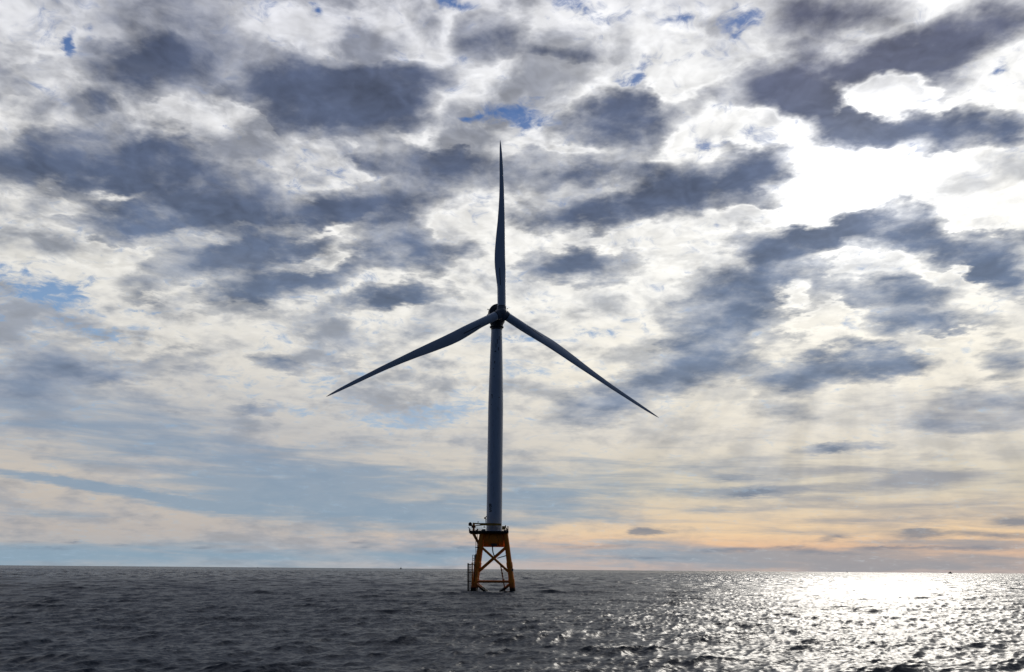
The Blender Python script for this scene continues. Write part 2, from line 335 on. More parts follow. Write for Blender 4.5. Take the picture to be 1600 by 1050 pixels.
def tube(bm, p0, p1, r0, r1=None, seg=20, caps=True):
    r1 = r0 if r1 is None else r1; p0 = Vector(p0); p1 = Vector(p1); x, y, d = frame(p1 - p0)
    rings = []
    for p, r in ((p0, r0), (p1, r1)):
        rings.append([bm.verts.new(p + (x * math.cos(t) + y * math.sin(t)) * r) for t in [2 * math.pi * k / seg for k in range(seg)]])
    for k in range(seg): bm.faces.new((rings[0][k], rings[0][(k + 1) % seg], rings[1][(k + 1) % seg], rings[1][k]))
    if caps:
        bm.faces.new(rings[0][::-1]); bm.faces.new(rings[1])
def path(bm, pts, r, seg=10):
    pts = [Vector(p) for p in pts]; prev = None
    for i, p in enumerate(pts):
        d = (pts[min(i + 1, len(pts) - 1)] - pts[max(i - 1, 0)])
        x, y, _ = frame(d)
        ring = [bm.verts.new(p + (x * math.cos(t) + y * math.sin(t)) * r) for t in [2 * math.pi * k / seg for k in range(seg)]]
        if prev:
            for k in range(seg): bm.faces.new((prev[k], prev[(k + 1) % seg], ring[(k + 1) % seg], ring[k]))
        else: bm.faces.new(ring[::-1])
        prev = ring
    bm.faces.new(prev)
def lathe(bm, prof, origin, axis, seg=48):
    """prof: list of (distance along axis, radius)"""
    o = Vector(origin); x, y, d = frame(axis); prev = None
    for (h, r) in prof:
        ring = [bm.verts.new(o + d * h + (x * math.cos(t) + y * math.sin(t)) * max(r, 1e-3)) for t in [2 * math.pi * k / seg for k in range(seg)]]
        if prev:
            for k in range(seg): bm.faces.new((prev[k], prev[(k + 1) % seg], ring[(k + 1) % seg], ring[k]))
        else: bm.faces.new(ring[::-1])
        prev = ring
    bm.faces.new(prev)
def box(bm, c, s, rz=0.0, bev=0.0):
    r = bmesh.ops.create_cube(bm, size=1.0)
    vs = r['verts']; mt = Matrix.Translation(Vector(c)) @ Matrix.Rotation(rz, 4, 'Z') @ Matrix.Diagonal((*s, 1))
    bmesh.ops.transform(bm, matrix=mt, verts=vs)
    if bev > 0:
        es = list({e for v in vs for e in v.link_edges})
        bmesh.ops.bevel(bm, geom=es, offset=bev, segments=2, affect='EDGES', profile=0.5)
NB = bmesh.new
def mark(o, label=None, cat=None, group=None, kind=None):
    for k, v in (('label', label), ('category', cat), ('group', group), ('kind', kind)):
        if v: o[k] = v
    return o
def empty(name, loc):
    o = bpy.data.objects.new(name, None); COL.objects.link(o); o.location = loc; o.empty_display_size = 1
    return o

# ------------------------------------------------------------------ the sea
def fft_tile(L, n, wind, kmin, kmax, hs, seed, choppy, spread=9.0):
    rng = np.random.default_rng(seed)
    k1 = np.fft.fftfreq(n, L / n) * 2 * np.pi
    kx, ky = np.meshgrid(k1, k1, indexing='ij'); k = np.hypot(kx, ky); k[0, 0] = 1
    cosw = (kx * wind[0] + ky * wind[1]) / k
    kp = 2 * np.pi / 22.0
    Sp = k ** -4.0 * np.exp(-1.0 * (kp / k) ** 2) * (0.02 + np.abs(cosw) ** spread) * np.where(cosw > 0, 1, 0.35)
    Sp *= (k >= kmin) & (k < kmax); Sp[0, 0] = 0
    h = np.sqrt(Sp) * (rng.normal(size=(n, n)) + 1j * rng.normal(size=(n, n)))
    H = np.fft.ifft2(h).real; sc = (hs / 4) / H.std(); H *= sc
    X = np.fft.ifft2(h * 1j * kx / k).real * sc * choppy; Y = np.fft.ifft2(h * 1j * ky / k).real * sc * choppy
    return np.stack([X, Y, H], -1)
def sample(tile, L, x, y):
    n = tile.shape[0]; fx = (x / L * n) % n; fy = (y / L * n) % n
    i = np.floor(fx).astype(int); j = np.floor(fy).astype(int); u = (fx - i)[..., None]; v = (fy - j)[..., None]
    i %= n; j %= n; i2 = (i + 1) % n; j2 = (j + 1) % n
    return tile[i, j] * (1 - u) * (1 - v) + tile[i2, j] * u * (1 - v) + tile[i, j2] * (1 - u) * v + tile[i2, j2] * u * v
wd = np.array([-0.16, 0.98]); wd /= np.linalg.norm(wd)
WA = (fft_tile(400, 1024, wd, 0.0, 2 * np.pi / 3.2, 1.12, 3, 1.2), 400)
WB = (fft_tile(61, 512, wd, 2 * np.pi / 3.2, 2 * np.pi / 0.5, 0.25, 5, 1.0, 5.0), 61)
WC = (fft_tile(613, 512, wd, 0.0, 2 * np.pi / 9, 0.45, 9, 1.0), 613)
def sea_grid(rs, az):
    rr, aa = np.meshgrid(rs, az, indexing='ij'); x = rr * np.sin(aa); y = rr * np.cos(aa)
    dr = np.gradient(rs)[:, None] * np.ones_like(aa); da = rr * np.gradient(az)[None, :]
    sp = np.maximum(dr * 0.8, da)[..., None]
    fa = np.clip(1.5 - sp / 9.0, 0, 1); fb = np.clip(1.3 - sp / 0.9, 0, 1); fc = np.clip(1.4 - sp / 14.0, 0, 1)
    d = sample(*WA, x, y) * fa + sample(*WB, x * .8 + y * .6, y * .8 - x * .6) * fb + sample(*WC, x * .95 - y * .3, y * .95 + x * .3) * fc
    co = np.stack([x, y, np.zeros_like(x)], -1) + d
    return co
def grid_mesh(name, co, mt, closed=False):
    nr, na = co.shape[:2]; idx = np.arange(nr * na).reshape(nr, na)
    q = np.stack([idx[:-1, :-1], idx[:-1, 1:], idx[1:, 1:], idx[1:, :-1]], -1).reshape(-1, 4)[:, ::-1]
    return co.reshape(-1, 3), q
rs = [6.0]
while rs[-1] < 60: rs.append(rs[-1] * 1.012)
while rs[-1] < 2600: rs.append(rs[-1] + max(0.16, rs[-1] * 0.0026))
while rs[-1] < 70000: rs.append(rs[-1] * (1.006 if rs[-1] < 8000 else 1.03))
rs = np.array(rs)
az1 = np.linspace(R(-37), R(37), 1500)
az0 = np.linspace(R(37), R(360 - 37), 160)
v1, q1 = grid_mesh('a', sea_grid(rs, az1), None)
rs2 = rs[::4] if (len(rs) - 1) % 4 == 0 else np.append(rs[::4], rs[-1])
v2, q2 = grid_mesh('b', sea_grid(rs2, az0), None)
vv = np.concatenate([v1, v2]).astype(np.float32); qq = np.concatenate([q1, q2 + len(v1)]).astype(np.int32)
me = bpy.data.meshes.new('sea'); me.vertices.add(len(vv)); me.vertices.foreach_set('co', vv.ravel())
me.loops.add(qq.size); me.loops.foreach_set('vertex_index', qq.ravel())
me.polygons.add(len(qq)); me.polygons.foreach_set('loop_start', np.arange(0, qq.size, 4, dtype=np.int32))
me.polygons.foreach_set('loop_total', np.full(len(qq), 4, dtype=np.int32))
me.polygons.foreach_set('use_smooth', np.ones(len(qq), dtype=bool)); me.update(calc_edges=True)
mw = bpy.data.materials.new('sea_water'); mw.use_nodes = True; t = mw.node_tree; N = NT(t); b = t.nodes['Principled BSDF']
geo = t.nodes.new('ShaderNodeNewGeometry'); pos = geo.outputs['Position']
def slopes(scale, det, amp, sx=1.0):
    c = N.noise(N.v('MULTIPLY', pos, (sx, 1, 1)), scale, det, 0.6, col=True)
    return N.v('MULTIPLY', N.v('SUBTRACT', c, (0.5, 0.5, 0.5)), (amp, amp * 1.25, 0))
dist = N.v('LENGTH', N.v('SUBTRACT', pos, tuple(CAM)), out=1)
far = N.ss(dist, 150, 900)
sl1 = slopes(1.9, 6, 0.70, 0.4)
sl2 = N.v('MULTIPLY', slopes(0.3, 4, 1.6, 0.6), (1.35, 1, 0)); sl4 = slopes(0.09, 4, 1.1, 0.35); far2 = N.ss(dist, 700, 3000); sl3 = slopes(6.5, 4, 0.95, 0.4)
patch = N.lin(N.noise(N.v('MULTIPLY', pos, (0.35, 1, 1)), 0.014, 5, 0.6), 0.35, 0.65, 0.55, 1.3)
s = N.v('ADD', N.v('ADD', N.v('SCALE', sl1, patch), N.v('SCALE', sl3, patch)), N.v('ADD', N.v('SCALE', sl2, far), N.v('SCALE', sl4, far2)))
nn = N.v('NORMALIZE', N.v('ADD', geo.outputs['Normal'], s))
t.links.new(nn, b.inputs['Normal'])
b.inputs['Base Color'].default_value = (0.006, 0.018, 0.038, 1); b.inputs['IOR'].default_value = 1.333; t.links.new(N.mixv(N.ss(dist, 200, 1800), 0.27, 0.13), b.inputs['Specular IOR Level'])
t.links.new(N.mixv(far, 0.38, 0.24), b.inputs['Roughness'])
me.materials.append(mw)
sea = bpy.data.objects.new('sea', me); COL.objects.link(sea); sea['kind'] = 'structure'

# ------------------------------------------------------------------ the turbine
YT = 312.0
base = at(770.5, 925, YT); TX = at(772, 829, YT).x; TY = YT
turb = empty('offshore_wind_turbine', (TX, TY, 0))
mark(turb, 'tall three bladed wind turbine on a yellow steel jacket standing in the sea', 'wind turbine')
def zpy(py, Y=YT): return at(772, py, Y).z
Z_DECK = zpy(831.5); Z_TP0 = zpy(854, YT - 4)
HT, HB, ZT, ZB = 4.25, 6.75, zpy(838), 0.0
def hw(z): return HT + (HB - HT) * (ZT - z) / (ZT - ZB)
def legp(sx, sy, z): h = hw(z); return Vector((TX + sx * h + 0.002 * (ZT - z), TY + sy * h, z))
for sx in (-1, 1):
    for sy in (-1, 1):
        bm = NB(); 
        zs = [-7, 1.5, 8, 15.5, Z_DECK - 0.5]; rr = [1.0, 1.0, 0.93, 0.86, 0.8]
        for a in range(4): tube(bm, legp(sx, sy, zs[a]), legp(sx, sy, zs[a + 1]), rr[a], rr[a + 1], 28, caps=a in (0, 3))
        for zc_ in (9.0, 3.6): lathe(bm, [(-0.9, 1.0), (-.85, 1.07), (.85, 1.07), (.9, 1.0)], legp(sx, sy, zc_), legp(sx, sy, 15) - legp(sx, sy, 0), 28)
        link_mesh('leg', bm, M_yel, turb)
XL, XH = 7.0, 14.9   # the X bay between these heights
def face_pts(f):     # the two legs of each face
    return {'front': ((-1, -1), (1, -1)), 'back': ((-1, 1), (1, 1)), 'left': ((-1, -1), (-1, 1)), 'right': ((1, -1), (1, 1))}[f]
zxl, zxh = zpy(896, YT - 5), zpy(853, YT - 4)
zh = zpy(909, YT - 6); zl = zpy(911, YT - 6)
for f in ('front', 'back', 'left', 'right'):
    a, c = face_pts(f)
    for p, q in (((a, zxl), (c, zxh)), ((c, zxl), (a, zxh))):
        bm = NB(); A = legp(*p[0], p[1]); B = legp(*q[0], q[1])
        tube(bm, A, B, 0.42, seg=20)
        link_mesh('brace', bm, M_yel, turb)
    bm = NB(); tube(bm, legp(*a, zh), legp(*c, zh), 0.36, seg=18)
    link_mesh('horizontal_brace', bm, M_rust, turb)
    mid = (legp(*a, -1.7) + legp(*c, -1.7)) / 2
    for leg in (a, c):
        bm = NB(); A = legp(*leg, zl); tube(bm, A, mid + (mid - A) * (.5 if leg == a else .45), 0.42, seg=18)
        link_mesh('brace', bm, M_yel, turb)
# transition piece
bm = NB(); rings = []
def tpring(z, h, ch):
    pts = [(-h + ch, -h), (h - ch, -h), (h, -h + ch), (h, h - ch), (h - ch, h), (-h + ch, h), (-h, h - ch), (-h, -h + ch)]
    return [bm.verts.new((TX + x, TY + y, z)) for x, y in pts]
for z, h, ch in ((Z_TP0, 3.7, 0.6), (Z_TP0 + 0.25, 3.9, 0.6), (Z_TP0 + 2.5, 4.05, 0.6), (Z_DECK - 0.6, 3.9, 0.9), (Z_DECK - 0.15, 3.6, 1.0)): rings.append(tpring(z, h, ch))
for a, c in zip(rings, rings[1:]):
    for k in range(8): bm.faces.new((a[k], a[(k + 1) % 8], c[(k + 1) % 8], c[k]))
bm.faces.new(rings[0][::-1]); bm.faces.new(rings[-1])
tp = link_mesh('transition_piece', bm, M_yel, turb)
# dark identification plate low on its front
YF = TY - 4.02
p0 = at(767, 849, YF - .1); p1 = at(776.5, 853.2, YF - .1)
bm = NB(); box(bm, ((p0.x + p1.x) / 2, YF - .12, (p0.z + p1.z) / 2), (p1.x - p0.x, 0.08, p0.z - p1.z), bev=0.02)
link_mesh('name_plate', bm, mat('plate_enamel', (0.07, 0.05, 0.045), 0.4, var=0.2), tp, smooth=False)

# deck
XD0 = at(733, 831, YT - 4).x; XD1 = at(794.5, 831, YT - 4).x
bm = NB()
box(bm, ((XD0 + XD1) / 2, TY, Z_DECK), (XD1 - XD0, 11.6, 0.22), bev=0.03)
for k in range(9):
    x = XD0 + 0.3 + k * (XD1 - XD0 - 0.6) / 8
    box(bm, (x, TY, Z_DECK - 0.31), (0.16, 11.2, 0.39))
for y in (-5.6, -2.8, 2.8, 5.6): box(bm, ((XD0 + XD1) / 2, TY + y, Z_DECK - 0.34), (XD1 - XD0 - .1, 0.18, 0.44))
deck = link_mesh('platform', bm, M_deckm, turb, smooth=False)
# railing
bm = NB(); zt = Z_DECK + 0.11
per = [(XD0, TY - 5.7), (XD1, TY - 5.7), (XD1, TY + 5.7), (XD0, TY + 5.7)]
for i in range(4):
    a = Vector((*per[i], zt)); c = Vector((*per[(i + 1) % 4], zt)); n = max(2, int((c - a).length / 1.5))
    for k in range(n):
        p = a + (c - a) * k / n; tube(bm, p, p + Vector((0, 0, 1.15)), 0.035, seg=6)
    for h in (0.4, 0.78, 1.15): tube(bm, a + Vector((0, 0, h)), c + Vector((0, 0, h)), 0.028, seg=6)
    mid_ = (a + c) / 2
    box(bm, (mid_.x, mid_.y, zt + .08), (abs(c.x - a.x) + .04, abs(c.y - a.y) + .04, .15))
link_mesh('railing', bm, M_rail, turb, smooth=False)
# flared rail end at the left, cabinet and gate frame at the right
bm = NB(); path(bm, [at(733.6, 831, TY - 5.7), at(733.5, 826.5, TY - 5.7), at(732.6, 824.6, TY - 5.7), at(731.2, 824, TY - 5.7)], 0.09, 8)
link_mesh('davit', bm, M_rail, turb)
bm = NB(); c = at(787, 824.8, TY - 4); box(bm, c, (1.15, 0.9, 1.2), bev=0.05)
for sx in (-.5, .5): tube(bm, c + Vector((sx, 0, -.55)), Vector((c.x + sx, c.y, zt)), 0.06, seg=6)
link_mesh('equipment_cabinet', bm, M_boom, turb, smooth=False)
bm = NB(); tube(bm, at(789.6, 820.5, TY - 4.6), at(792.4, 831, TY - 4.6), 0.13, seg=8); tube(bm, at(789.6, 820.5, TY - 4.6), at(789.4, 831, TY - 4.6), 0.07, seg=8); tube(bm, at(792.4, 825.5, TY - 4.6), at(792.8, 831, TY - 4.6), 0.22, seg=8)
link_mesh('cable_frame', bm, M_brownsteel, turb)
bm = NB(); tube(bm, at(793.8, 831, TY - 5.2), at(793.6, 824.5, TY - 5.2), 0.05, seg=6); lathe(bm, [(0, .12), (.1, .2), (.4, .2), (.5, .1)], at(793.6, 824.5, TY - 5.2), (0, 0, 1), 12)
link_mesh('navigation_light', bm, M_black, turb)
for px, py, w, h in ((746, 829.8, .5, .8), (744.4, 830.4, .7, .5), (756, 829, 1.2, .7), (753.5, 830, .6, .5), (789, 829.6, 1.0, .5)):
    c = at(px, py, TY - 3.6); bm = NB(); box(bm, (c.x, c.y, zt + h / 2), (w, .7, h), bev=.04)
    link_mesh('deck_box', bm, M_rail, turb, smooth=False)

# crane
YC = TY - 4.4
pb = at(740, 831, YC); cz = at(740, 823.5, YC)
bm = NB(); lathe(bm, [(-1.1, .38), (-.9, .42), (0, .42), (cz.z - pb.z - .3, .36), (cz.z - pb.z - .3, .62), (cz.z - pb.z + .05, .7), (cz.z - pb.z + .1, .5), (cz.z - pb.z + .9, .42), (cz.z - pb.z + 1.1, .3)], pb, (0, 0, 1), 24)
crane = link_mesh('crane', bm, M_yel, turb)
bm = NB(); lathe(bm, [(-.25, .6), (-.2, .78), (.12, .78), (.2, .6)], (cz.x, YC, cz.z + .1), (0, 0, 1), 24)
link_mesh('slewing_ring', bm, M_black, crane)
bm = NB()
A = at(741, 819, YC); B = at(784, 819.3, YC)
def boxbeam(bm, A, B, w, h0, h1):
    d = B - A; s = Vector((0, w / 2, 0)); vs = []
    for p, h in ((A, h0), (B, h1)):
        for sy, sz in ((-1, -1), (1, -1), (1, 1), (-1, 1)): vs.append(bm.verts.new(p + Vector((0, sy * w / 2, sz * h / 2))))
    for f in ((0, 1, 2, 3), (7, 6, 5, 4), (0, 4, 5, 1), (1, 5, 6, 2), (2, 6, 7, 3), (3, 7, 4, 0)): bm.faces.new([vs[i] for i in f])
boxbeam(bm, at(750, 819.2, YC), at(772, 819.2, YC), .6, .85, .8)
boxbeam(bm, at(772, 819.2, YC), at(783, 819.6, YC), .5, .7, .62)
boxbeam(bm, at(738.5, 817.6, YC), at(751, 818.6, YC), .5, .42, .42)
boxbeam(bm, at(741, 821.6, YC), at(752, 820.6, YC), .3, .28, .28)
box(bm, at(772.4, 819.3, YC), (.18, .85, .95)); box(bm, at(782.3, 820, YC), (.3, .6, .7))
link_mesh('boom', bm, M_boom, crane, smooth=False)
bm = NB(); c = at(734.8, 819, YC)
lathe(bm, [(-.55, .5), (-.5, .62), (-.35, .62), (-.3, .42), (.3, .42), (.35, .62), (.5, .62), (.55, .5)], c, (0, 1, 0), 24)
box(bm, at(736.5, 821.3, YC), (1.2, .7, .35)); box(bm, at(735, 816.8, YC), (.5, .4, .4)); box(bm, at(733, 819.5, YC), (.35, .6, .9))
link_mesh('winch', bm, M_black, crane)
bm = NB(); p = at(747, 817.6, YC); tube(bm, p, p + Vector((0, 0, .35)), .06, seg=8); box(bm, p + Vector((0, 0, .45)), (.42, .35, .3), bev=.05)
link_mesh('lamp', bm, M_black, crane)
bm = NB(); p = at(757, 820.6, YC); tube(bm, p, p - Vector((0, 0, .5)), .03, seg=6); box(bm, p - Vector((0, 0, .62)), (.7, .35, .3), bev=.06)
link_mesh('hook_block', bm, M_black, crane)
# strut carrying the crane corner
bm = NB(); tube(bm, at(739.6, 833.8, TY - 4.4), legp(-1, -1, zpy(853, YT - 4)), .47, seg=18)
link_mesh('platform_strut', bm, M_yel, turb)
# poles of the hatch behind the crane
bm = NB()
for px in (745.4, 748.5, 751.6):
    tube(bm, at(px, 831, TY - 5), at(px, 818.5, TY - 5), .05, seg=6)
tube(bm, at(748.5, 817.4, TY - 5), at(758, 817.4, TY - 5), .04, seg=6)
link_mesh('cage_frame', bm, M_rail, turb)

# left side access: upper ladder, rest platforms, boat landing
YA = TY - 5.2
def ladder(bm, xa, xb, py0, py1, Y, r=.07, rung=.035, step=0.35):
    a0, a1, b0, b1 = at(xa, py0, Y), at(xa, py1, Y), at(xb, py0, Y), at(xb, py1, Y)
    tube(bm, a0, a1, r, seg=8); tube(bm, b0, b1, r, seg=8); n = int((a0 - a1).length / step)
    for k in range(1, n): tube(bm, a0.lerp(a1, k / n), b0.lerp(b1, k / n), rung, seg=6)
bm = NB(); ladder(bm, 743.4, 745.9, 832, 868, YA, .08, .035, .6)
for py in (845.5, 850, 855, 861): tube(bm, at(743.2, py, YA - .4), at(746.2, py, YA - .4), .05, seg=6)
link_mesh('ladder', bm, M_brownsteel, turb)
bm = NB(); c = at(745.5, 855.5, YA); box(bm, c, (1.5, 1.5, .14)); link_mesh('rest_platform', bm, M_brownsteel, turb, smooth=False)
bm = NB(); c = at(742.6, 880, YA); box(bm, c, (2.6, 2.0, .16))
c = at(740, 879.4, YA); tube(bm, c, at(749, 879.4, YA), .12, seg=8)
link_mesh('rest_platform', bm, M_brownsteel, turb, smooth=False)
bm = NB()
for px in (738.4, 741.2):
    for y in (-.7, .7): tube(bm, at(px, 880, YA + y), at(px, 867.3, YA + y), .09, seg=8)
for py in (867.3, 876, 873):
    tube(bm, at(738.4, py, YA - .7), at(741.2, py, YA - .7), .08, seg=8)
link_mesh('ladder_cage', bm, M_brownsteel, turb)
bm = NB(); c = at(744, 871.8, YA); box(bm, c, (.95, .9, 2.45), bev=.06)
link_mesh('control_box', bm, M_black, turb, smooth=False)
bm = NB(); YB = TY - 7.6
tube(bm, at(731.5, 880, YB), at(731.5, 934, YB), .27, seg=14)
for py in (882, 894.5, 908.5): tube(bm, at(731.5, py, YB), at(745, py, YB + 1.5), .14, seg=10)
link_mesh('fender_post', bm, M_brownsteel, turb)
bm = NB(); tube(bm, at(737.9, 879, YB), at(737.6, 934, YB), .24, seg=14)
link_mesh('fender_post', bm, M_yel, turb)
bm = NB(); ladder(bm, 733.8, 735.6, 881, 932, YB + .3, .09, .05, .6)
for py in (886, 890): tube(bm, at(731.5, py, YB), at(737.6, py, YB), .06, seg=6)
ladder(bm, 740.4, 741.6, 881, 912, YB + .3, .08, .05, .6)
link_mesh('boat_ladder', bm, M_brownsteel, turb)
# cables and tubes on the inside
YJ = TY - 4.6
bm = NB(); path(bm, [at(769.5, 852, YJ), at(769.6, 858, YJ), at(770.3, 863, YJ), at(771.6, 867, YJ), at(773.2, 870.5, YJ), at(775, 874, YJ)], .2, 10)
path(bm, [at(777, 872.3, YJ + 2), at(783, 870.4, YJ + 2), at(790.5, 868.3, YJ + 2)], .17, 10)
link_mesh('cable_conduit', bm, M_black, turb)
bm = NB(); path(bm, [at(781.8, 882, YJ - .8), at(783.5, 890, YJ - .9), at(785.6, 902, YJ - 1.2), at(788, 916, YJ - 1.6), at(789.6, 930, YJ - 1.8)], .2, 12)
for py, px in ((890.3, 784), (896, 784.8), (906, 786.6)):
    box(bm, at(px, py, YJ - 1.1), (.75, .6, .3)); 
tube(bm, at(784, 890.3, YJ - 1), at(787.5, 890.3, YJ - .5), .1, seg=8)
link_mesh('cable_tube', bm, M_rust, turb)
bm = NB(); c = at(800, 891, TY - 6.3); box(bm, c, (.9, .6, .7), bev=.05); tube(bm, at(798, 889.5, TY - 6.3), at(802.6, 889, TY - 6.3), .09, seg=8); tube(bm, at(801, 892, TY - 6.3), at(801.3, 887.6, TY - 6.3), .06, seg=8)
tube(bm, at(798.5, 892.5, TY - 6.3), at(801.8, 894, TY - 6.3), .07, seg=8)
link_mesh('instrument_bracket', bm, M_rail, turb)

# tower
zt615, zt590, ztop = zpy(612), zpy(580), zpy(513)
prof = [(Z_DECK + .1, 2.95), (Z_DECK + .35, 2.95), (Z_DECK + .36, 2.74)]
zz = Z_DECK + 3
rad = lambda z: 2.74 if z < zt615 - 3 else None
zs = np.linspace(Z_DECK + 2, ztop, 40)
for z in zs:
    tt = np.clip((z - (zt615 - 6)) / (ztop - zt615 + 6), 0, 1); prof.append((float(z), 2.74 - (2.74 - 2.03) * float(tt) ** 1.25))
bm = NB(); lathe(bm, prof, (TX, TY, 0), (0, 0, 1), 96)
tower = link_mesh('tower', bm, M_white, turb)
def trad(z): return float(np.interp(z, [p[0] for p in prof], [p[1] for p in prof]))
for z in (zt615, zpy(705)):
    bm = NB(); lathe(bm, [(-.09, trad(z) - .01), (-.09, trad(z) + .035), (.09, trad(z) + .035), (.09, trad(z) - .01)], (TX, TY, z), (0, 0, 1), 96)
    link_mesh('tower_flange', bm, M_white, tower)
# stains and small fittings high on the tower
def on_tower(bm, z, ang, w, h, dep=.02):     # a curved patch hugging the tower
    n = 5; r = trad(z) + dep
    for s0 in range(n):
        a0 = ang + (s0 / n - .5) * w / r; a1 = ang + ((s0 + 1) / n - .5) * w / r
        f = lambda a, q: bm.verts.new((TX + r * math.sin(a), TY - r * math.cos(a), q))
        bm.faces.new((f(a0, z - h / 2), f(a1, z - h / 2), f(a1, z + h / 2), f(a0, z + h / 2)))
for (px, py, w, h) in ((768.6, 617, .5, .35), (769, 620, .22, 1.2), (780, 621, .5, .3), (773, 566, .3, .9), (771, 576, .3, .3), (775, 540, .2, 1.6), (777, 534, .25, 2.2), (779, 545, .3, 1.3), (774, 549, .6, .4), (780, 528, .2, 1.5), (772, 588, .2, .4), (768, 632, .2, .3), (784, 640, .2, .3)):
    p = at(px, py, TY - 2.2); z = p.z; bm = NB(); on_tower(bm, z, math.asin(max(-.95, min(.95, (p.x - TX) / trad(z)))), w, h)
    bmesh.ops.remove_doubles(bm, verts=bm.verts, dist=.001); link_mesh('scuff_mark', bm, M_dark, tower)
# lettering: B above 5, wrapped on the tower's lower left
def letter(ch, px, py0, py1):
    cu = bpy.data.curves.new('character', 'FONT'); cu.body = ch; cu.size = 1; cu.offset = 0.018; cu.extrude = 0.0; cu.resolution_u = 6
    tmp = bpy.data.objects.new('tmp', cu); COL.objects.link(tmp)
    dg = bpy.context.evaluated_depsgraph_get(); mesh = bpy.data.meshes.new_from_object(tmp.evaluated_get(dg))
    bpy.data.objects.remove(tmp)
    bm = NB(); bm.from_mesh(mesh)
    bmesh.ops.subdivide_edges(bm, edges=[e for e in bm.edges if e.calc_length() > .2], cuts=3)
    xs = [v.co.x for v in bm.verts]; ys = [v.co.y for v in bm.verts]
    z0, z1 = at(px, py1, TY - 2.5).z, at(px, py0, TY - 2.5).z; xc = at(px, py0, TY - 2.3).x
    W = 0.92; a0 = math.asin((xc - TX) / 2.74)
    for v in bm.verts:
        u = (v.co.x - min(xs)) / (max(xs) - min(xs)) - .5; w = (v.co.y - min(ys)) / (max(ys) - min(ys))
        z = z0 + (z1 - z0) * w; r = trad(z) + .02; a = a0 + u * W / r / math.cos(a0)
        v.co = (TX + r * math.sin(a), TY - r * math.cos(a), z)
    link_mesh('lettering', bm, M_text, tower, smooth=False)
letter('B', 766.2, 787, 792.9); letter('5', 766.2, 794.2, 800)
bm = NB(); c = at(759.2, 812, TY - 1.5)
tube(bm, at(757.6, 809.3, TY - 1.5), at(760.5, 806.6, TY - 1.5), .14, seg=8); lathe(bm, [(-.3, .15), (-.2, .27), (.2, .27), (.3, .15)], at(757.6, 809.5, TY - 1.5), (0, 0, 1), 12)
tube(bm, at(758.8, 809, TY - 1.5), at(759.2, 818, TY - 1.5), .12, seg=8); tube(bm, at(759.2, 812, TY - 1.5), at(761, 811.5, TY - 1.5), .06, seg=6)
link_mesh('aviation_lamp', bm, M_black, tower)

# nacelle, generator, hub, blades
PSI, TILT, PHI, PRE, RAD = R(19.086), R(2.8), R(-0.384), 0.6, 72.28
ax = Vector((math.sin(PSI) * math.cos(TILT), -math.cos(PSI) * math.cos(TILT), math.sin(TILT)))
rt = Vector((math.cos(PSI), math.sin(PSI), 0)); up = rt.cross(ax) * -1
if up.z < 0: up = -up
HUB = Vector((-3.89, 307.5, 99.43))
bm = NB(); zf = zpy(511)
lathe(bm, [(-1.0, 2.0), (-.9, 2.12), (.05, 2.12), (.05, 2.58), (.4, 2.62), (.42, 2.2), (.9, 2.15), (1.0, 2.35), (1.3, 2.4), (2.3, 2.95), (3.6, 3.15), (4.8, 2.6)], (TX, TY, zf - .3), (0, 0, 1), 64)
link_mesh('yaw_ring', bm, M_dark, turb)
NC = Vector((TX, TY, HUB.z)) 
d0 = (HUB - NC).dot(ax)
bm = NB(); C0 = HUB - ax * 2.0 + up * 0.9 - rt * 0.25
# generator disc directly behind the hub
lathe(bm, [(-3.1, 2.9), (-2.9, 3.45), (-2.6, 3.62), (-.9, 3.7), (-.55, 3.62), (-.3, 3.3), (-.2, 2.6), (.1, 2.3)], C0 - ax * 0.0, ax, 72)
nac = empty('nacelle', (0, 0, 0)); nac.parent = turb; nac.location = Vector((0, 0, HUB.z))
# nacelle housing as rounded box behind
gen = link_mesh('generator', bm, M_dark, nac)
bm = NB()
cz0 = C0 - ax * 2.9
def nring(c, w, h, n=28, e=3.2, dzc=0):
    out_ = []
    for k in range(n):
        t_ = 2 * math.pi * k / n; ct, st = math.cos(t_), math.sin(t_)
        out_.append(bm.verts.new(c + rt * (w * math.copysign(abs(ct) ** (2 / e), ct)) + up * (h * math.copysign(abs(st) ** (2 / e), st) + dzc)))
    return out_
rg = [nring(cz0, 2.6, 2.7, e=2.2), nring(cz0 - ax * 1.0, 2.5, 2.5, e=2.6), nring(cz0 - ax * 4, 2.4, 2.3, e=2.8, dzc=.3), nring(cz0 - ax * 7.0, 2.1, 1.9, e=2.8, dzc=.7), nring(cz0 - ax * 7.8, 1.5, 1.3, e=2.8, dzc=.8)]
for a, c in zip(rg, rg[1:]):
    for k in range(28): bm.faces.new((a[k], a[(k + 1) % 28], c[(k + 1) % 28], c[k]))
bm.faces.new(rg[0][::-1]); bm.faces.new(rg[-1])
link_mesh('housing', bm, M_dark, nac)
bm = NB(); p = C0 - ax * 1.2 - rt * 3.75 + up * 1.0
tube(bm, p + rt * .4, p - rt * .35 + up * .1, .09, seg=8); lathe(bm, [(0, .1), (.05, .2), (.3, .2), (.35, .1)], p - rt * .35, up, 12)
link_mesh('wind_sensor', bm, M_black, nac); bm = NB()
p = C0 - ax * .9 + rt * 3.3 + up * 1.9
tube(bm, p - rt * .4 - up * .3, p + rt * .3 + up * .25, .07, seg=8); box(bm, p + rt * .3 + up * .3, (.3, .3, .3))
link_mesh('wind_sensor', bm, M_black, nac)
rotor = empty('rotor', (0, 0, 0)); rotor.parent = turb; rotor.location = HUB - turb.location
bm = NB()
lathe(bm, [(-2.0, 2.2), (-1.7, 2.3), (-1.2, 2.25), (.4, 2.1), (1.2, 1.85), (1.9, 1.35), (2.3, .8), (2.45, .2)], HUB, ax, 56)
dirs = []
